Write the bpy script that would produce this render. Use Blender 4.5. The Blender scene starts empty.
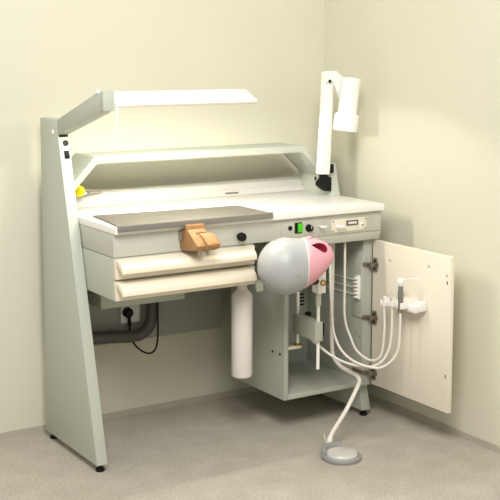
import bpy, bmesh, math, random
from mathutils import Vector, Matrix
random.seed(4)
SC = bpy.context.scene
COL = SC.collection

# ------------------------------------------------------------------ materials
def s2l(c):
    return tuple((v/12.92 if v <= .04045 else ((v+.055)/1.055)**2.4) for v in [x/255 for x in c]) + (1,)

def mat(name, rgb, rough=.5, metal=0, spec=.5, noise=0, nscale=40, bump=0, bscale=200, coat=0):
    m = bpy.data.materials.new(name); m.use_nodes = True
    nt = m.node_tree; b = nt.nodes['Principled BSDF']
    c = s2l(rgb)
    b.inputs['Base Color'].default_value = c
    b.inputs['Roughness'].default_value = rough
    b.inputs['Metallic'].default_value = metal
    b.inputs['Specular IOR Level'].default_value = spec
    b.inputs['Coat Weight'].default_value = coat
    tc = nt.nodes.new('ShaderNodeTexCoord')
    if noise:
        n = nt.nodes.new('ShaderNodeTexNoise'); n.inputs['Scale'].default_value = nscale
        n.inputs['Detail'].default_value = 6
        r = nt.nodes.new('ShaderNodeValToRGB')
        r.color_ramp.elements[0].position = .3; r.color_ramp.elements[1].position = .7
        r.color_ramp.elements[0].color = tuple(v*(1-noise) for v in c[:3]) + (1,)
        r.color_ramp.elements[1].color = tuple(min(1, v*(1+noise)) for v in c[:3]) + (1,)
        nt.links.new(tc.outputs['Object'], n.inputs['Vector'])
        nt.links.new(n.outputs['Fac'], r.inputs['Fac'])
        nt.links.new(r.outputs['Color'], b.inputs['Base Color'])
    if bump:
        n2 = nt.nodes.new('ShaderNodeTexNoise'); n2.inputs['Scale'].default_value = bscale
        n2.inputs['Detail'].default_value = 4
        bp = nt.nodes.new('ShaderNodeBump'); bp.inputs['Strength'].default_value = bump
        bp.inputs['Distance'].default_value = .002
        nt.links.new(tc.outputs['Object'], n2.inputs['Vector'])
        nt.links.new(n2.outputs['Fac'], bp.inputs['Height'])
        nt.links.new(bp.outputs['Normal'], b.inputs['Normal'])
    return m

def wood_mat(name, a, c):
    m = bpy.data.materials.new(name); m.use_nodes = True
    nt = m.node_tree; b = nt.nodes['Principled BSDF']; b.inputs['Roughness'].default_value = .55
    tc = nt.nodes.new('ShaderNodeTexCoord'); mp = nt.nodes.new('ShaderNodeMapping')
    mp.inputs['Scale'].default_value = (14, 60, 60)
    n = nt.nodes.new('ShaderNodeTexNoise'); n.inputs['Scale'].default_value = 4; n.inputs['Detail'].default_value = 5
    r = nt.nodes.new('ShaderNodeValToRGB')
    r.color_ramp.elements[0].position = .35; r.color_ramp.elements[1].position = .65
    r.color_ramp.elements[0].color = s2l(a); r.color_ramp.elements[1].color = s2l(c)
    nt.links.new(tc.outputs['Object'], mp.inputs['Vector']); nt.links.new(mp.outputs['Vector'], n.inputs['Vector'])
    nt.links.new(n.outputs['Fac'], r.inputs['Fac']); nt.links.new(r.outputs['Color'], b.inputs['Base Color'])
    return m

def emis(name, rgb, s):
    m = bpy.data.materials.new(name); m.use_nodes = True
    b = m.node_tree.nodes['Principled BSDF']
    b.inputs['Base Color'].default_value = s2l(rgb)
    b.inputs['Emission Color'].default_value = s2l(rgb); b.inputs['Emission Strength'].default_value = s
    return m

def carpet_mat():
    m = bpy.data.materials.new('carpet'); m.use_nodes = True
    nt = m.node_tree; b = nt.nodes['Principled BSDF']; b.inputs['Roughness'].default_value = .95
    b.inputs['Specular IOR Level'].default_value = .15
    tc = nt.nodes.new('ShaderNodeTexCoord')
    n = nt.nodes.new('ShaderNodeTexNoise'); n.inputs['Scale'].default_value = 130; n.inputs['Detail'].default_value = 3
    n2 = nt.nodes.new('ShaderNodeTexNoise'); n2.inputs['Scale'].default_value = 9; n2.inputs['Detail'].default_value = 5
    mx = nt.nodes.new('ShaderNodeMath'); mx.operation = 'MULTIPLY_ADD'
    mx.inputs[1].default_value = .45
    nt.links.new(n2.outputs['Fac'], mx.inputs[0]); nt.links.new(n.outputs['Fac'], mx.inputs[2])
    r = nt.nodes.new('ShaderNodeValToRGB')
    r.color_ramp.elements[0].position = .45; r.color_ramp.elements[1].position = 1.0
    r.color_ramp.elements[0].color = s2l((162, 155, 142)); r.color_ramp.elements[1].color = s2l((199, 192, 178))
    bp = nt.nodes.new('ShaderNodeBump'); bp.inputs['Strength'].default_value = .5; bp.inputs['Distance'].default_value = .003
    for x in (n, n2): nt.links.new(tc.outputs['Object'], x.inputs['Vector'])
    nt.links.new(mx.outputs[0], r.inputs['Fac']); nt.links.new(r.outputs['Color'], b.inputs['Base Color'])
    nt.links.new(n.outputs['Fac'], bp.inputs['Height']); nt.links.new(bp.outputs['Normal'], b.inputs['Normal'])
    return m

def mesh_plate_mat():
    # brushed work plate with a fine punched dot pattern
    m = bpy.data.materials.new('punched_steel'); m.use_nodes = True
    nt = m.node_tree; b = nt.nodes['Principled BSDF']
    b.inputs['Roughness'].default_value = .5; b.inputs['Metallic'].default_value = .15
    tc = nt.nodes.new('ShaderNodeTexCoord')
    v = nt.nodes.new('ShaderNodeTexVoronoi'); v.inputs['Scale'].default_value = 180; v.inputs['Randomness'].default_value = 0
    r = nt.nodes.new('ShaderNodeValToRGB')
    r.color_ramp.elements[0].position = .25; r.color_ramp.elements[1].position = .4
    r.color_ramp.elements[0].color = s2l((96, 91, 84)); r.color_ramp.elements[1].color = s2l((124, 118, 109))
    nt.links.new(tc.outputs['Object'], v.inputs['Vector'])
    nt.links.new(v.outputs['Distance'], r.inputs['Fac']); nt.links.new(r.outputs['Color'], b.inputs['Base Color'])
    return m

M = dict(
    wall=mat('wall_paint', (217, 214, 194), .9, spec=.2, noise=.012, nscale=3, bump=.08, bscale=160),
    skirting=mat('skirting', (182, 175, 160), .8),
    carpet=carpet_mat(),
    grey=mat('grey_green_powder_coat', (186, 190, 178), .42, noise=.01, nscale=5),
    shell=mat('cabinet_grey', (176, 178, 166), .45),
    dgrey=mat('modesty_grey', (150, 152, 143), .5),
    apron=mat('apron_grey', (192, 192, 179), .35, noise=.03, nscale=9),
    white=mat('white_laminate', (244, 242, 236), .35, coat=.1),
    cream=mat('cream_front', (238, 227, 206), .35),
    door=mat('cream_door', (232, 223, 205), .45),
    wmetal=mat('white_lacquer', (243, 241, 235), .3),
    lampw=mat('lamp_white', (246, 244, 238), .35),
    plast=mat('white_plastic', (236, 232, 226), .4),
    bottle=mat('bottle_plastic', (226, 219, 212), .4),
    hose=mat('hose_white', (226, 219, 208), .45),
    black=mat('black_plastic', (22, 21, 20), .5, spec=.2),
    dark=mat('dark_duct', (82, 77, 73), .5),
    steel=mat('steel', (176, 172, 164), .3, metal=.85),
    steel2=mat('brushed_flange', (150, 146, 140), .35, metal=.6),
    punched=mesh_plate_mat(),
    brass=mat('brass', (178, 140, 66), .3, metal=.9),
    yellow=mat('yellow_knob', (250, 240, 24), .4),
    green=mat('green_rocker', (70, 205, 20), .35),
    wood=wood_mat('beech', (152, 110, 66), (172, 130, 84)),
    cap=mat('grey_skull_plastic', (168, 169, 168), .42),
    pink=mat('pink_gum_rubber', (226, 164, 173), .42),
    mouth=mat('mouth_lining', (150, 40, 62), .5),
    rim=mat('pale_rim', (226, 220, 214), .45),
    pedal=mat('pedal_grey', (150, 149, 148), .5),
    pedaltop=mat('pedal_steel', (226, 223, 216), .3, metal=.25),
    display=mat('display_frame', (98, 82, 80), .5),
    readout=mat('readout', (226, 218, 214), .5),
    plate=mat('control_plate', (228, 222, 202), .4),
    zinc=mat('zinc', (150, 142, 128), .35, metal=.8),
    hp=mat('handpiece_grey', (128, 124, 120), .4, metal=.3),
    rail=mat('rail_white', (212, 208, 203), .4),
    cutshade=mat('groove_shade', (98, 68, 40), .8),
    lip=mat('shaded_lip_beige', (205, 194, 174), .6),  # lip shade put into the colour, darker than the hood's white
    tube=emis('tube_glow', (255, 246, 224), 6),
)

# ------------------------------------------------------------------ mesh builder
class MB:
    def __init__(s): s.bm = bmesh.new()
    def _merge(s, b, mtx=None, mi=0):
        for f in b.faces: f.material_index = mi
        if mtx: bmesh.ops.transform(b, matrix=mtx, verts=b.verts)
        me = bpy.data.meshes.new('t'); b.to_mesh(me); b.free(); s.bm.from_mesh(me); bpy.data.meshes.remove(me)
        return s
    def box(s, x0, x1, y0, y1, z0, z1, bev=.0, seg=2, mtx=None, mi=0):
        b = bmesh.new(); bmesh.ops.create_cube(b, size=1)
        for v in b.verts:
            v.co = Vector(((x0+x1)/2+v.co.x*(x1-x0), (y0+y1)/2+v.co.y*(y1-y0), (z0+z1)/2+v.co.z*(z1-z0)))
        if bev: bmesh.ops.bevel(b, geom=b.edges[:], offset=bev, segments=seg, profile=.5, affect='EDGES')
        return s._merge(b, mtx, mi)
    def prism(s, pts, axis, a0, a1, bev=0, mi=0, mtx=None):
        # pts: 2D outline in the two other axes (cyclic order x,y,z without the axis)
        b = bmesh.new()
        def P(p, a):
            return {'x': (a, p[0], p[1]), 'y': (p[0], a, p[1]), 'z': (p[0], p[1], a)}[axis]
        v0 = [b.verts.new(P(p, a0)) for p in pts]; v1 = [b.verts.new(P(p, a1)) for p in pts]
        n = len(pts)
        b.faces.new(v0); b.faces.new(v1[::-1])
        for i in range(n): b.faces.new((v0[i], v1[i], v1[(i+1) % n], v0[(i+1) % n]))
        bmesh.ops.recalc_face_normals(b, faces=b.faces)
        if bev: bmesh.ops.bevel(b, geom=b.edges[:], offset=bev, segments=2, profile=.5, affect='EDGES')
        return s._merge(b, mtx, mi)
    def lathe(s, prof, origin=(0, 0, 0), direction=(0, 0, 1), n=32, mi=0):
        # prof: (radius, height) list
        b = bmesh.new(); rings = []
        for r, h in prof:
            if r < 1e-6: rings.append([b.verts.new((0, 0, h))])
            else: rings.append([b.verts.new((r*math.cos(2*math.pi*k/n), r*math.sin(2*math.pi*k/n), h)) for k in range(n)])
        for A, B in zip(rings, rings[1:]):
            for k in range(n):
                k2 = (k+1) % n
                if len(A) == 1 and len(B) == 1: continue
                if len(A) == 1: b.faces.new((A[0], B[k], B[k2]))
                elif len(B) == 1: b.faces.new((A[k], A[k2], B[0]))
                else: b.faces.new((A[k], A[k2], B[k2], B[k]))
        if len(rings[0]) > 1: b.faces.new(rings[0][::-1])
        if len(rings[-1]) > 1: b.faces.new(rings[-1])
        bmesh.ops.recalc_face_normals(b, faces=b.faces)
        q = Vector((0, 0, 1)).rotation_difference(Vector(direction).normalized())
        return s._merge(b, Matrix.Translation(origin) @ q.to_matrix().to_4x4(), mi)
    def cyl(s, p0, p1, r, r2=None, n=24, bev=0, mi=0):
        p0, p1 = Vector(p0), Vector(p1); L = (p1-p0).length; r2 = r if r2 is None else r2
        pr = [(r-bev, 0), (r, bev), (r2, L-bev), (r2-bev, L)] if bev else [(r, 0), (r2, L)]
        return s.lathe(pr, p0, p1-p0, n, mi)
    def tube(s, pts, r, n=12, sub=8, mi=0):
        P = [Vector(p) for p in pts]
        if len(P) > 2:
            Q = []
            E = [P[0]*2-P[1]] + P + [P[-1]*2-P[-2]]
            for i in range(1, len(E)-2):
                a, b_, c, d = E[i-1:i+3]
                for k in range(sub):
                    t = k/sub
                    Q.append(.5*((2*b_)+(c-a)*t+(2*a-5*b_+4*c-d)*t*t+(3*b_-a-3*c+d)*t**3))
            Q.append(P[-1])
        else: Q = P
        b = bmesh.new(); rings = []
        T = (Q[1]-Q[0]).normalized()
        u = T.orthogonal().normalized()
        for i, q in enumerate(Q):
            t = (Q[min(i+1, len(Q)-1)]-Q[max(i-1, 0)]).normalized()
            u = (u-t*u.dot(t)).normalized(); w = t.cross(u)
            rr = r(i/(len(Q)-1)) if callable(r) else r
            rings.append([b.verts.new(q+rr*(math.cos(2*math.pi*k/n)*u+math.sin(2*math.pi*k/n)*w)) for k in range(n)])
        for A, B in zip(rings, rings[1:]):
            for k in range(n): b.faces.new((A[k], A[(k+1) % n], B[(k+1) % n], B[k]))
        b.faces.new(rings[0][::-1]); b.faces.new(rings[-1])
        bmesh.ops.recalc_face_normals(b, faces=b.faces)
        return s._merge(b, None, mi)
    def ball(s, c, r, sc=(1, 1, 1), mi=0, n=24):
        b = bmesh.new(); bmesh.ops.create_uvsphere(b, u_segments=n, v_segments=n//2, radius=r)
        return s._merge(b, Matrix.Translation(c) @ Matrix.Diagonal((*sc, 1)), mi)
    def build(s, name, m, parent=None, smooth=True, ang=35):
        me = bpy.data.meshes.new(name); s.bm.to_mesh(me); s.bm.free()
        for x in (m if isinstance(m, (list, tuple)) else [m]): me.materials.append(x)
        o = bpy.data.objects.new(name, me); COL.objects.link(o)
        if smooth:
            for p in me.polygons: p.use_smooth = True
            try: me.set_sharp_from_angle(angle=math.radians(ang))
            except Exception: pass
        if parent:
            o.parent = parent
            loc = Vector((0, 0, 0)); q = parent
            while q: loc += q.location; q = q.parent
            if loc.length: me.transform(Matrix.Translation(-loc))
        return o

def thing(name, label, cat, loc=(0, 0, 0), group=None):
    o = bpy.data.objects.new(name, None); COL.objects.link(o); o.location = loc
    o.empty_display_size = .05
    o['label'] = label; o['category'] = cat
    if group: o['group'] = group
    return o
def tag(o, label, cat, group=None):
    o['label'] = label; o['category'] = cat
    if group: o['group'] = group
    return o
def struct(o):
    o['kind'] = 'structure'; return o

# ------------------------------------------------------------------ room
XW, YW = 1.298, .586
struct(MB().box(-3.2, XW+.1, -4.6, YW+.1, -.1, 0).build('floor', M['carpet'], smooth=False))
struct(MB().box(-3.2, XW+.1, YW, YW+.1, 0, 2.7).build('wall_back', M['wall'], smooth=False))
struct(MB().box(XW, XW+.1, -4.6, YW, 0, 2.7).build('wall_right', M['wall'], smooth=False))
struct(MB().box(-3.2, XW, YW-.006, YW, 0, .024).build('baseboard_back', M['skirting'], smooth=False))
struct(MB().box(XW-.006, XW, -4.6, YW-.006, 0, .024).build('baseboard_right', M['skirting'], smooth=False))

# ------------------------------------------------------------------ workbench
YB = .525
def front(z): return .077+.302*(z-.025)/1.158
wb = thing('workbench', 'grey-green dental technician workbench with slanted side panels and white worktop', 'workbench', (.6, .3, 0))
def side_panel(x0, x1, zt, label):
    p = MB().prism([(YB, .025), (front(.025), .025), (front(zt), zt), (YB, zt)], 'x', x0, x1, bev=.002).build('side_panel', M['grey'], wb)
    p['label'] = label
    for y in (front(.025)+.02, YB-.03):
        MB().lathe([(.008, .026), (.008, .010), (.014, .010), (.016, .005), (.015, 0)], ((x0+x1)/2, y, 0)).build('foot', M['black'], p)
    return p
pl = side_panel(0, .04, 1.183, 'tall slanted left side panel')
pr = side_panel(1.131, 1.171, .975, 'short slanted right side panel')
# fittings on the left panel front edge
nrm = Vector((0, -1, .26)).normalized()
def on_front(z, x=.025): return Vector((x, front(z), z))
q = on_front(1.102)
MB().cyl(q-nrm*.002, q+nrm*.003, .0105, bev=.001).build('jack_socket', M['black'], pl)
q = on_front(1.062)
rot = Matrix.Translation(q) @ Matrix.Rotation(-math.atan(.26), 4, 'X')
MB().box(-.009, .009, -.004, .002, -.014, .014, .001, mtx=rot).box(-.006, .006, -.008, -.003, -.009, .009, .001, mtx=rot).build('rocker_switch', M['black'], pl)
MB().cyl((.001, .408, 1.138), (-.004, .408, 1.138), .008, bev=.001).build('screw_cap', M['wmetal'], pl)
q = on_front(1.128, .02)
MB().box(.004, .036, q.y-.004, q.y+.004, 1.124, 1.130).build('slot_trim', M['black'], pl)
MB().box(1.128, 1.132, .40, .41, .90, .915, .001).build('cable_slot', M['black'], pr)

# worktop (one slab, right end runs past the side panel in front of it)
yp = front(.85)
MB().prism([(.041, 0), (1.164, 0), (1.164, yp-.008), (1.13, yp-.008), (1.13, .50), (.041, .50)], 'z', .824, .85, bev=.0025).build('worktop', M['white'], wb)
# trim lip below the tray
# apron: a shallow box under the worktop
MB().prism([(.018, .746), (.018, .823), (.42, .823), (.42, .746)], 'x', .042, 1.129, bev=.0015).build('apron_left', M['apron'], wb).name = 'apron'
MB().box(1.129, 1.162, .018, .20, .746, .823, .0015).build('apron_end', M['apron'], wb)
# shelf: bent sheet with mitred ends
sh = MB()
prof = [(.041, .955), (.128, 1.050), (1.03, 1.050), (1.13, .95), (1.13, .922), (1.022, 1.024), (.138, 1.024), (.041, .922)]
sh.prism(prof, 'y', .345, .515, bev=.0015).build('shelf', M['grey'], wb)
# back rail
MB().prism([(.50, .851), (.505, .882), (.505, .896), (.524, .896), (.524, .851)], 'x', .041, 1.13, bev=.001).build('back_rail', M['rail'], wb)
MB().prism([(.505, .896), (.511, .907), (.524, .907), (.524, .896)], 'x', .041, 1.13, bev=.001).build('rail_cap', M['apron'], wb)
MB().prism([(.488, .851), (.488, .858), (.504, .87), (.504, .851)], 'x', .041, 1.13).build('rail_cove', M['rail'], wb)
MB().box(.755, .815, .488, .497, .857, .8645, .001).build('rail_slot', M['zinc'], wb)
# modesty panel
MB().box(.041, .747, .50, .512, .322, .745, .0015).build('modesty_panel', M['dgrey'], wb)

# apron controls
ky = .018
k = MB().cyl((.527, ky, .777), (.527, ky-.012, .777), .010).cyl((.527, ky-.01, .777), (.527, ky-.030, .777), .0160, .015, bev=.003).build('control_knob', M['black'], wb)
MB().box(.706, .893, ky-.0018, ky, .754, .812, .0008).build('control_panel', M['apron'], wb)
cpl = ky-.0018
MB().cyl((.742, ky, .788), (.742, cpl-.004, .788), .0085, bev=.001).build('push_button', M['black'], wb)
rs = MB().box(.762, .793, cpl-.004, cpl, .766, .806, .002).build('power_switch', M['black'], wb)
MB().prism([(cpl-.003, .769), (cpl-.007, .771), (cpl-.010, .800), (cpl-.003, .803)], 'x', .773, .793, bev=.001).build('green_rocker', M['green'], rs)
kn = MB().lathe([(.014, 0), (.014, .005), (.0125, .007), (.011, .017), (.009, .019)], (.824, cpl, .782), (0, -1, 0)).build('dial_knob', M['black'], wb)
MB().box(.8232, .8248, cpl-.0205, cpl-.0185, .782, .793).build('pointer', M['plast'], kn)
tp = MB().cyl((.872, cpl, .784), (.872, cpl-.024, .784), .004).box(.860, .888, cpl-.030, cpl-.022, .781, .789, .003).build('tap_lever', M['plast'], wb)
# cream plate with display and connectors
SX, SZ = .012, -.002
cp = MB().box(.914+SX, 1.078+SX, ky-.004, ky, .757+SZ, .805+SZ, .001).build('connector_plate', M['plate'], wb)
py = ky-.004
for x, z in ((.920, .763), (.920, .799), (1.072, .763), (1.072, .799)):
    MB().cyl((x+SX, py, z+SZ), (x+SX, py-.002, z+SZ), .003, n=12).build('plate_screw', M['zinc'], cp)
MB().box(.982+SX, 1.036+SX, py-.003, py, .779+SZ, .798+SZ, .003).build('display_bezel', M['display'], cp)
MB().box(.989+SX, 1.029+SX, py-.0036, py-.002, .784+SZ, .793+SZ).build('display_screen', M['readout'], cp)
for x, z, r_ in ((.942, .777, .009), (.963, .776, .007)):
    MB().lathe([(r_, 0), (r_, .004), (r_*.7, .006), (r_*.7, .014), (r_*.45, .015), (r_*.45, .022), (.0005, .022)], (x+SX, py, z+SZ), (0, -1, 0)).build('hose_connector', M['plast'], cp)
MB().box(1.046+SX, 1.062+SX, py-.0015, py, .764+SZ, .788+SZ, .0005).build('switch_plate', M['wmetal'], cp)
MB().cyl((1.054+SX, py, .775+SZ), (1.054+SX, py-.010, .780+SZ), .0035, .0025).build('toggle_switch', M['steel'], cp)

# ------------------------------------------------------------------ drawer unit
du = thing('drawer_unit', 'shallow grey two-drawer unit with cream fronts hung under worktop left half', 'drawer unit', (.32, .2, .6))
MB().box(.042, .588, .021, .44, .602, .744, .0015).build('drawer_case', M['grey'], du)
def drawer(zb, zt, label):
    d = MB().box(.043, .583, .003, .020, zb, zt, .0015).build('drawer', M['cream'], du)
    d['label'] = label
    pf = [(.003, zt-.001)]
    for i in range(9):
        a = i/8*math.pi/2
        pf.append((.003-.050*math.sin(a)*.96, zt-.001-.030*(1-math.cos(a))))
    yl, zl = pf[-1]
    pf += [(yl-.001, zl-.009), (yl+.004, zl-.012), (yl+.008, zl-.007), (yl+.014, zl-.002), (.003, zt-.018)]
    MB().prism(pf, 'x', .0435, .562, bev=.0008).build('drawer_pull', M['cream'], d)
drawer(.675, .741, 'upper drawer front')
drawer(.603, .667, 'lower drawer front')
MB().box(.570, .640, .035, .16, .598, .602, .0008).prism([(.612, .565), (.640, .565), (.640, .600), (.606, .600)], 'y', .035, .039).build('bracket', M['grey'], du)

# ------------------------------------------------------------------ base cabinet
bc = thing('base_cabinet', 'open grey cabinet hung under worktop right end with door swung out', 'cabinet', (.94, .2, .134))
X0, X1, YF, YK, Z0, Z1 = .748, 1.129, .057, .44, .134, .744
shl = MB()
shl.box(X0, X0+.018, YF, YK, Z0, Z1, .001)
shl.box(X1-.018, X1, YF, YK, Z0, Z1, .001)
shl.box(X1-.002, 1.152, YF-.001, YF+.014, Z0, Z1-.03, .001)
shl.box(X0+.017, X1-.017, YF, YK, Z0, Z0+.018, .001)
shl.box(X0+.017, X1-.017, YK-.012, YK, Z0+.017, Z1, .001)
shl.build('cabinet_shell', M['shell'], bc)
MB().prism([(YF-.03, .712), (YF-.04, .7445), (YF+.02, .7445), (YF-.005, .712)], 'x', X0-.002, 1.162, bev=.001).build('header_strip', M['apron'], bc)
for y, z in ((.135, .305), (.085, .305)):
    MB().cyl((X0+.001, y, z), (X0-.002, y, z), .005, n=14).build('hole_plug', M['black'], bc)
for k_ in range(4):
    MB().box(1.072, 1.094, YK-.0135, YK-.011, .385+k_*.014, .391+k_*.014).build('vent_slot', M['black'], bc)
for y, z in ((.10, .335), (.075, .325)):
    MB().cyl((X1-.0185, y, z), (X1-.017, y, z), .003, n=12).build('shelf_pin_hole', M['black'], bc)
MB().box(X1-.0205, X1-.0175, .06, .125, .40, .66, .0008).build('mounting_plate', M['apron'], bc)
# door opened square to the front
DX, DY0, DY1, DZ0, DZ1 = 1.152, .052, -.390, .137, .705
dr = MB().box(DX, DX+.018, DY1, DY0, DZ0, DZ1, .002).build('door', M['door'], bc)
for z in (.61, .403, .185):
    h = MB().cyl((DX+.001, .032, z), (DX-.003, .032, z), .017, n=20).box(DX-.006, DX, .022, .042, z-.027, z+.027, .001).build('hinge', M['zinc'], dr)
    MB().box(DX-.03, DX-.005, .026, .056, z-.006, z+.008, .002).box(DX-.042, DX-.024, .05, .12, z-.007, z+.009, .002).build('hinge_arm', M['zinc'], h)
    for dz in (-.016, .016): MB().cyl((DX-.006, .032, z+dz), (DX-.008, .032, z+dz), .005, n=12).build('hinge_screw', M['black'], h)
for y, z in ((-.055, .642), (-.275, .655), (-.372, .637)):
    MB().cyl((DX+.001, y, z), (DX-.003, y, z), .005, n=14).build('door_screw', M['apron'], dr)
for y, z in ((-.374, .61), (-.374, .27)):
    MB().box(DX-.001, DX+.001, y-.002, y+.002, z-.006, z+.006).build('catch', M['black'], dr)

# inside fittings
ir = thing('instrument_rack', 'white comb rack with thin wire arms on cabinet inner right wall', 'rack', (1.10, .11, .474))
MB().box(1.098, 1.1085, .070, .092, .474, .566, .001).build('rack_strip', M['wmetal'], ir)
for i in range(6):
    MB().box(1.086, 1.099, .074, .088, .479+i*.0145, .486+i*.0145, .002).build('rack_tooth', M['wmetal'], ir)
for z in (.545, .515, .487):
    MB().tube([(1.100, .092, z+.002), (1.102, .2, z), (1.104, .30, z), (1.104, .424, z)], .0018, n=8).build('rack_wire', M['wmetal'], ir)

# ------------------------------------------------------------------ head stand
hs = thing('head_stand', 'grey box arm on thin white lift rod carrying the practice head out of the cabinet', 'stand', (.815, .1, .31))
MB().prism([(.803, -.062), (.836, -.062), (.853, .108), (.819, .108)], 'z', .375, .446, bev=.002).build('arm', M['shell'], hs)
MB().cyl((.827, -.045, .268), (.827, -.045, .52), .0062).build('rod', M['wmetal'], hs)
MB().cyl((.827, -.045, .505), (.827, -.045, .56), .0105, bev=.001).build('sleeve', M['apron'], hs)
jb = MB().box(.811, .845, -.066, -.026, .553, .645, .002).build('joint_block', M['wmetal'], hs)
MB().lathe([(.0115, 0), (.0115, .005), (.0075, .005), (.0075, .002)], (.831, -.066, .592), (0, -1, 0)).build('brass_ring', M['brass'], jb)
MB().cyl((.831, -.064, .592), (.831, -.069, .592), .0065, bev=.001).build('bolt', M['wmetal'], jb)
MB().cyl((.806, -.055, .600), (.735, -.105, .612), .014).build('neck_joint', M['black'], hs)
MB().cyl((.856, .06, .434), (.856, .06, .456), .012, bev=.002).build('clamp_knob', M['black'], hs)
MB().box(.852, .886, -.005, .035, .375, .425, .004).build('rear_grip', M['black'], hs)
MB().box(.768, .848, .091, .109, .313, .325, .001).build('bracket_arm', M['cream'], hs)
MB().lathe([(.016, .325), (.016, .328), (.010, .328), (.010, .333)], (.837, .10, 0), n=20).build('brass_nut', M['brass'], hs)
MB().cyl((.837, .10, .326), (.837, .10, .738), .0055).build('lift_rod', M['wmetal'], hs)

# ------------------------------------------------------------------ phantom head
HC = Vector((.618, -.142, .687)); R = .099
ax = Vector((.927, -.375, 0)).normalized(); up = Vector((0, 0, 1)); sd = ax.cross(up)   # sd points to the viewer side or away
ph = thing('phantom_head', 'dental practice head with grey skull cap and pink rubber face', 'mannequin head', HC)
def local(a, s, z): return HC+ax*a+sd*s+up*z
# cross-section stations along the axis: (a, z_top, z_bottom, half width)
def loft(st, n=40, name='x', m=None, close=True):
    b = bmesh.new(); rings = []
    for a, zt, zb, w in st:
        if zt-zb < 1e-4: rings.append([b.verts.new(local(a, 0, (zt+zb)/2))]); continue
        c, h = (zt+zb)/2, (zt-zb)/2
        rings.append([b.verts.new(local(a, w*math.cos(2*math.pi*k/n), c+h*math.sin(2*math.pi*k/n))) for k in range(n)])
    for A, B in zip(rings, rings[1:]):
        for k in range(n):
            k2 = (k+1) % n
            if len(A) == 1: b.faces.new((A[0], B[k], B[k2]))
            elif len(B) == 1: b.faces.new((A[k], A[k2], B[0]))
            else: b.faces.new((A[k], A[k2], B[k2], B[k]))
    for r_ in (rings[0], rings[-1]):
        if len(r_) > 2: b.faces.new(r_)
    bmesh.ops.recalc_face_normals(b, faces=b.faces)
    mb = MB(); mb._merge(b); return mb
st = []
for i in range(17):
    t = math.pi*(i/16)*.715
    a = -R*math.cos(t)*1.0; h = R*math.sin(t)
    st.append((a if i else -R, h+(0 if i else 0), -h, h*.97))
a_s = st[-1][0]
# the cap stays full at the seam, where the rubber face begins
st2 = []
for a, zt, zb, w in st:
    if a > 0:
        k_ = a/a_s; zt = zt+(.098-zt)*k_*.9; zb = zb-(.088+zb)*k_*.6 if False else zb; w = w+(.088-w)*k_*.7
    st2.append((a, zt, zb, w))
cap = loft(st2).build('skull_cap', M['cap'], ph)
e = st2[-1]
rimst = [(e[0]-.001, e[1], e[2], e[3]), (e[0], e[1]+.0014, e[2]-.0014, e[3]+.0014), (e[0]+.0025, e[1]+.0014, e[2]-.0014, e[3]+.0014), (e[0]+.0035, e[1], e[2], e[3])]
loft(rimst).build('seam_rim', M['rim'], ph)
d = MB(); d.lathe([(.011, -.002), (.011, .0015), (.0085, .002), (.0085, .001), (0, .001)], local(.022, -.090 if sd.y > 0 else .090, -.020), (-.35, -.9, -.32)).build('ear_pivot', M['cap'], ph)
fst = [(e[0]+.004, e[1], e[2], e[3])]
for px, zt, zb, w in ((.072, .099, -.074, .084), (.084, .098, -.067, .080), (.095, .096, -.060, .076), (.108, .093, -.050, .071), (.120, .089, -.039, .065),
                      (.132, .084, -.027, .058), (.143, .078, -.014, .051), (.152, .070, -.002, .043), (.160, .060, .010, .034), (.165, .050, .020, .024), (.168, .035, .035, 0)):
    fst.append((px, zt, zb, w))
face = loft(fst, n=48).build('face_mask', [M['pink'], M['mouth']], ph)
# mouth opening cut into the rubber face
vs = -1 if sd.y > 0 else 1     # side of the head seen from the front
def cutter():
    nrm_ = (up*.80+sd*vs*.52+ax*.22).normalized()
    t1 = (ax-nrm_*ax.dot(nrm_)).normalized(); t2 = nrm_.cross(t1)
    if t2.z > 0: t2 = -t2
    c0 = local(.105, vs*.040, .062)
    b = bmesh.new(); n = 28; lo = []; hi = []
    for k in range(n):
        th = 2*math.pi*k/n
        x = .030*math.cos(th); y = .027*math.sin(th)*(.62+.38*math.cos(th))
        p = c0+t1*x+t2*y
        lo.append(b.verts.new(p-nrm_*.012)); hi.append(b.verts.new(p+nrm_*.08))
    b.faces.new(lo); b.faces.new(hi[::-1])
    for k in range(n): b.faces.new((lo[k], hi[k], hi[(k+1) % n], lo[(k+1) % n]))
    bmesh.ops.recalc_face_normals(b, faces=b.faces)
    mb = MB(); mb._merge(b); return mb.build('cut', M['mouth'])
cut = cutter()
bpy.context.view_layer.update()
bo = face.modifiers.new('b', 'BOOLEAN'); bo.operation = 'DIFFERENCE'; bo.object = cut; bo.solver = 'EXACT'
try: bo.material_mode = 'TRANSFER'
except Exception: pass
dg = bpy.context.evaluated_depsgraph_get()
nm = bpy.data.meshes.new_from_object(face.evaluated_get(dg)); face.modifiers.clear(); face.data = nm
bpy.data.objects.remove(cut)
for p in nm.polygons: p.use_smooth = True
try: nm.set_sharp_from_angle(angle=math.radians(40))
except Exception: pass
MB().ball(local(.078, vs*.012, .097), .010, (1.2, 1, .7)).build('nose_stub', M['pink'], ph)

# ------------------------------------------------------------------ white canister
cn = thing('suction_canister', 'tall white plastic cylinder hanging under the drawers beside the cabinet', 'canister', (.606, .125, .232))
MB().lathe([(0, 0), (.030, .0), (.036, .004), (.0385, .012), (.0385, .300), (.036, .311), (.022, .326), (.018, .334), (.019, .348), (.026, .353), (.026, .3645), (0, .3645)], (.606, .125, .232), n=48).build('canister_body', M['bottle'], cn)

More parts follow.
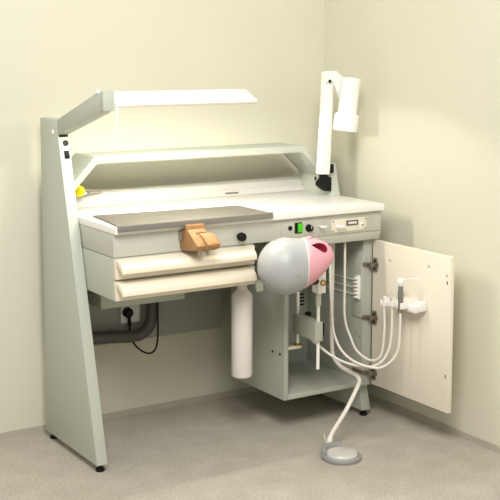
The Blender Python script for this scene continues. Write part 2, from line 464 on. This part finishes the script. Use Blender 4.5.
# ------------------------------------------------------------------ metal work tray
tr = thing('work_tray', 'flat dark steel work plate with folded front edge on worktop left half', 'tray', (.34, .1, .85))
MB().prism([(.047, -.016), (.648, -.016), (.640, .212), (.078, .255)], 'z', .8505, .8555, bev=.001).build('plate', M['punched'], tr)
MB().prism([(-.016, .8553), (-.0165, .835), (-.0035, .835), (-.002, .8505), (.008, .8553)], 'x', .047, .648, bev=.0008).build('front_flange', M['steel2'], tr)
MB().box(.618, .650, -.017, -.0025, .8535, .8565, .001).build('end_tab', M['steel2'], tr)

# ------------------------------------------------------------------ bench pin
bp_ = thing('bench_pin', 'beech wood bench pin with slotted tongue clamped on the apron front', 'bench pin', (.34, 0, .76))
MB().prism([(.0175, .757), (.0175, .820), (-.0175, .822), (-.0175, .841), (-.032, .841), (-.034, .826), (-.104, .780), (-.095, .763), (-.02, .752)], 'x', .290, .358, bev=.0015).build('pin_block', M['wood'], bp_)
MB().prism([(-.052, .815), (-.082, .810), (-.118, .784), (-.110, .768), (-.085, .758), (-.052, .770)], 'x', .322, .372, bev=.003).build('tongue', M['wood'], bp_)
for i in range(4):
    MB().box(.316+i*.010, .320+i*.010, -.056, -.034, .803, .8175, .0005).build('saw_groove_shade', M['cutshade'], bp_)  # raised dark strips; the shade of the saw cuts is put into their colour
MB().box(.284, .2895, -.004, .0175, .785, .815, .001).build('mounting_clip', M['steel'], bp_)
for x in (.318, .345):
    MB().cyl((x, -.075, .765), (x, -.075, .743), .006, n=16).build('wing_screw', M['steel'], bp_)

# ------------------------------------------------------------------ strip lamp on the left panel
sl = thing('strip_lamp', 'white bar lamp on grey swing arm fixed to tall left side panel', 'lamp', (.02, .3, 1.18))
MB().prism([(.373, 1.183), (.366, 1.135), (.36, 1.132), (.03, 1.223), (.010, 1.232), (.010, 1.288), (.06, 1.283)], 'x', .0, .04, bev=.0015).build('swing_arm', M['grey'], sl)
MB().box(-.001, .039, -.010, .016, 1.231, 1.295, .004).build('pivot_joint', M['grey'], sl)
MB().ball((.002, .036, 1.292), .009, (.8, 1, .9)).build('pivot_cap', M['wmetal'], sl)
hood = MB()
hood.prism([(-.014, 1.256), (.062, 1.291), (.068, 1.288), (.095, 1.247), (.090, 1.246), (.064, 1.282), (-.006, 1.250), (-.006, 1.2475), (-.014, 1.2475)], 'x', .040, .580, bev=.0006)
hood.prism([(-.006, 1.243), (-.006, 1.251), (.064, 1.283), (.090, 1.243)], 'x', .577, .580)
hood.prism([(-.006, 1.246), (-.006, 1.251), (.064, 1.283), (.087, 1.252)], 'x', .040, .043)
hood.build('lamp_hood', M['lampw'], sl)
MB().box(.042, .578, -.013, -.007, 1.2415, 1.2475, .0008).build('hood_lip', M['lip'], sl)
MB().cyl((.056, .050, 1.272), (.562, .050, 1.272), .005).build('fluorescent_tube', M['tube'], sl)
MB().tube([(.046, -.014, 1.262), (.044, -.016, 1.22), (.040, -.015, 1.175), (.036, -.015, 1.165)], .0032, n=8).box(.033, .040, -.018, -.012, 1.155, 1.167, .002).build('pull_cord', M['plast'], sl)

# ------------------------------------------------------------------ spot lamp
sp = thing('spot_lamp', 'white cylindrical spotlight on flat arm with black clamp at worktop right end', 'lamp', (1.1, .31, .87))
MB().prism([(1.070, .905), (1.086, .921), (1.1305, .924), (1.1305, .868), (1.10, .870), (1.070, .892)], 'y', .295, .322, bev=.0012).box(1.085, 1.110, .293, .320, .92, .940, .002).build('clamp', M['black'], sp)
MB().box(1.118, 1.142, .295, .312, .940, .975, .002).build('tilt_joint', M['black'], sp)
MB().prism([(1.068, .938), (1.119, .935), (1.131, 1.20), (1.130, 1.345), (1.092, 1.342), (1.086, 1.20)], 'y', .290, .320, bev=.004).build('upright_arm', M['lampw'], sp)
MB().prism([(1.088, 1.30), (1.088, 1.345), (1.138, 1.345), (1.180, 1.310), (1.180, 1.20), (1.158, 1.235), (1.122, 1.305)], 'y', .278, .292, bev=.003).build('yoke', M['lampw'], sp)
MB().cyl((1.104, .279, 1.305), (1.104, .275, 1.305), .006, n=14).build('yoke_screw', M['black'], sp)
la = Vector((-.012, .0, 1)).normalized()
lb = Vector((1.148, .235, 1.110))
lamp = MB().lathe([(.038, .006), (.047, .0), (.0485, .003), (.0485, .062), (.045, .068), (.0375, .070), (.0375, .19), (.039, .194), (.039, .206), (.036, .209), (0, .209)], lb, (.15, 0, 1), n=48)
lamp.build('lamp_housing', M['lampw'], sp)
MB().lathe([(.036, .0075), (.037, .0105), (0, .0105)], lb-Vector((0, 0, .004)), (.15, 0, 1)).build('lamp_lens', M['readout'], sp)

# ------------------------------------------------------------------ gas tap
gt = thing('gas_tap', 'yellow knob gas tap with chrome nozzle on back rail left end', 'tap', (.1, .47, .915))
MB().lathe([(.012, 0), (.021, .004), (.022, .012), (.019, .022), (.008, .025)], (.125, .462, .916), (-.8, -.55, 0), n=10).build('knob', M['yellow'], gt)
MB().cyl((.118, .47, .914), (.160, .478, .913), .009).cyl((.160, .478, .913), (.225, .486, .911), .006, .004).build('nozzle', M['zinc'], gt)
MB().cyl((.142, .470, .912), (.142, .5, .898), .012).build('valve_body', M['zinc'], gt)

# ------------------------------------------------------------------ services below
jb2 = MB().box(.125, .465, .30, .44, .508, .6, .002).build('junction_box', M['grey'])
tag(jb2, 'flat grey service box hanging below the drawer unit', 'box')
du2 = MB().tube([(.042, .452, .372), (.16, .452, .366), (.26, .452, .358), (.32, .452, .352), (.362, .452, .358), (.394, .452, .385), (.407, .452, .425), (.409, .456, .477), (.409, .456, .506)], .0235, n=20).build('waste_pipe', M['dark'])
tag(du2, 'thick dark grey pipe bending up behind the left side panel', 'pipe')
so = thing('wall_socket', 'white double power socket on grey panel under drawers', 'socket', (.34, .5, .4))
MB().box(.295, .375, .490, .4995, .395, .468, .003).build('socket_plate', M['plast'], so)
MB().lathe([(.022, 0), (.022, .002), (.018, .003), (.018, .001), (0, .001)], (.335, .4905, .438), (0, -1, 0)).build('socket_insert', M['plast'], so)
pc = thing('power_cord', 'black plug and looping black cord hanging below drawers', 'cord', (.33, .44, .4))
MB().lathe([(.019, 0), (.019, .018), (.012, .026), (0, .027)], (.318, .487, .438), (0, -1, 0)).tube([(.318, .470, .436), (.322, .474, .41), (.327, .482, .388)], .0065, n=10).build('plug', M['black'], pc)
MB().tube([(.327, .483, .390), (.330, .486, .35), (.340, .470, .315), (.358, .445, .292), (.382, .428, .283), (.403, .420, .298), (.411, .416, .34), (.412, .416, .40), (.412, .416, .506)], .0035, n=10).build('cable', M['black'], pc)
hk = MB().lathe([(.004, .0), (.009, .001), (.004, .03)], (.592, .36, .565), n=14).cyl((.592, .36, .59), (.592, .36, .603), .003, n=10).build('hook', M['wmetal'])
tag(hk, 'tiny white hook hanging under drawer unit left of the canister', 'hook')

# ------------------------------------------------------------------ handpieces and holder
hh = thing('handpiece_holder', 'white three-fork handpiece holder fixed to the inner side of the cabinet door', 'holder', (1.12, -.17, .47))
MB().box(1.118, 1.1515, -.270, -.150, .486, .522, .006).build('holder_body', M['plast'], hh)
MB().box(1.100, 1.125, -.262, -.09, .482, .512, .006).build('holder_rail', M['plast'], hh)
for y, z in ((-.115, .508), (-.161, .515), (-.207, .515)):
    f = MB()
    for s in (-1, 1): f.box(1.068, 1.105, y+s*.0115-.004, y+s*.0115+.004, z-.022, z+.002, .003)
    f.ball((1.104, y, z-.01), .017, (1, 1, .7))
    f.build('fork', M['plast'], hh)
MB().tube([(1.148, -.262, .50), (1.132, -.262, .585), (1.128, -.255, .605), (1.095, -.225, .606), (1.080, -.208, .596)], .0013, n=8).build('wire_bail', M['wmetal'], hh)

HY = [(-.115, .508), (-.161, .515), (-.207, .515)]
def handpiece(i, label, body, pts, r):
    y, z = HY[i]; x = 1.078
    t = thing('handpiece', label, 'handpiece', (x, y, z), 'handpieces on the door holder')
    body(t, x, y, z)
    MB().tube(pts+[(x, y, z-.04), (x, y, z-.018)], r, n=12).build('hose', M['hose'], t)
def small(t, x, y, z):
    MB().lathe([(.006, -.024), (.0075, -.02), (.0075, .0), (.0105, .003), (.0105, .012), (.006, .014), (0, .014)], (x, y, z), n=20).build('grip', M['plast'], t)
    MB().cyl((x, y, z+.012), (x-.014, y-.004, z+.012), .006, .005, bev=.001).build('nozzle', M['apron'], t)
def big(t, x, y, z):
    MB().lathe([(.006, -.036), (.009, -.032), (.0085, .0), (.0105, .012), (.011, .04), (.009, .048), (.009, .062), (.006, .066)], (x, y, z), n=24).build('grip', M['hp'], t)
    MB().lathe([(.007, .060), (.0135, .072), (.0145, .082), (.012, .090), (0, .091)], (x, y, z), n=24).build('head', M['plast'], t)
A = [(1.028, .066, .713), (1.021, .055, .562), (1.012, .040, .419), (1.013, .0, .345), (1.014, -.03, .310), (1.030, -.06, .285), (1.052, -.085, .276), (1.068, -.105, .292), (1.076, -.112, .33), (1.080, -.115, .40)]
B = [(.956, .06, .713), (.945, .043, .552), (.937, .015, .404), (.928, -.02, .357), (.936, -.05, .318), (.955, -.09, .290), (.985, -.13, .275), (1.020, -.165, .272), (1.052, -.19, .297), (1.072, -.203, .338), (1.077, -.207, .40)]
Cc = [(.845, .02, .360), (.868, .0, .336), (.892, -.03, .31), (.928, -.07, .285), (.978, -.105, .270), (1.016, -.13, .270), (1.045, -.148, .290), (1.067, -.157, .33), (1.075, -.161, .38), (1.078, -.161, .43)]
handpiece(0, 'short white handpiece in the holder fork nearest the door hinges', small, A, .0048)
handpiece(1, 'short white handpiece in the middle fork of the door holder', small, Cc, .0048)
handpiece(2, 'tall grey handpiece with white head in the holder fork farthest from hinges', big, B, .0048)

# ------------------------------------------------------------------ foot pedal
fp = thing('foot_pedal', 'round grey foot pedal with steel disc on carpet, white hose to cabinet', 'foot pedal', (.76, -.255, 0))
pc_ = Vector((.786, -.252, 0))
MB().lathe([(.066, 0), (.069, .004), (.069, .012), (.066, .016), (.0575, .016), (.0575, .010), (0, .010)], pc_, n=56).build('base_ring', M['pedal'], fp)
MB().lathe([(.0555, .010), (.056, .021), (.0535, .025), (.03, .028), (0, .029)], pc_, n=56).build('press_disc', M['pedaltop'], fp)
hb = MB()
da = math.radians(108)
hous = []
for i in range(17):
    a = da-.95+1.9*i/16
    hous.append((pc_.x+.073*math.cos(a), pc_.y+.073*math.sin(a)))
for i in range(17):
    a = da+.95-1.9*i/16
    hous.append((pc_.x+.0560*math.cos(a), pc_.y+.0560*math.sin(a)))
hb.prism(hous, 'z', .0, .040, bev=.003).build('rear_guard', M['pedal'], fp)
MB().cyl((.790, -.172, .012), (.792, -.172, .055), .012, .009, bev=.002).build('hose_socket', M['wmetal'], fp)
MB().tube([(.772, -.178, .04), (.762, -.182, .06), (.757, -.185, .075)], .0018, n=8).build('cable_tie', M['wmetal'], fp)
MB().tube([(1.020, .13, .713), (1.010, .12, .522), (.997, .105, .393), (.985, .085, .318), (.975, .06, .27), (.977, .02, .243), (.986, -.02, .230), (.996, -.055, .220), (.992, -.08, .207), (.965, -.10, .186), (.895, -.128, .122), (.818, -.155, .065), (.788, -.172, .040)], .0078, n=14).build('hose', M['hose'], fp)

# ------------------------------------------------------------------ lights
def area(name, loc, target, sx, sy, power, col):
    l = bpy.data.lights.new(name, 'AREA'); l.shape = 'RECTANGLE'; l.size = sx; l.size_y = sy; l.energy = power; l.color = col
    o = bpy.data.objects.new(name, l); COL.objects.link(o); o.location = loc
    o.rotation_euler = (Vector(target)-Vector(loc)).to_track_quat('-Z', 'Y').to_euler(); return o
area('ceiling_light', (-.7, -2.0, 2.68), (.8, .1, .6), 1.2, 1.2, 84, (1, .99, .965))
for i in range(6):                       # the glowing lamps under the strip lamp's hood
    l = bpy.data.lights.new('strip_lamp_glow', 'POINT'); l.energy = 2.45; l.color = (1, .98, .84); l.shadow_soft_size = .012
    o = bpy.data.objects.new('strip_lamp_glow', l); COL.objects.link(o); o.location = (.14+.082*i, .045, 1.261)
w = bpy.data.worlds.new('World'); SC.world = w; w.use_nodes = True
w.node_tree.nodes['Background'].inputs['Color'].default_value = (1, .985, .955, 1)
w.node_tree.nodes['Background'].inputs['Strength'].default_value = .62

# ------------------------------------------------------------------ camera
cd = bpy.data.cameras.new('camera'); co = bpy.data.objects.new('camera', cd); COL.objects.link(co)
yaw, pit, roll, f = .5768, .1157, .0037, 1161.2
F = Vector((math.sin(yaw)*math.cos(pit), math.cos(yaw)*math.cos(pit), -math.sin(pit)))
R0 = Vector((math.cos(yaw), -math.sin(yaw), 0)); U0 = R0.cross(F)
Rr = math.cos(roll)*R0+math.sin(roll)*U0; Uu = -math.sin(roll)*R0+math.cos(roll)*U0
m4 = Matrix((Rr, Uu, -F)).transposed().to_4x4(); m4.translation = (-1.5898, -3.4126, 1.4424)
co.matrix_world = m4
cd.sensor_width = 36; cd.lens = f/500*36; cd.shift_x = -16.72/500; cd.shift_y = -69.39/500
cd.clip_start = .05
SC.camera = co
vs_ = SC.view_settings; vs_.view_transform = 'Standard'; vs_.look = 'None'; vs_.gamma = 1; vs_.use_curve_mapping = False
vs_.exposure = -.12
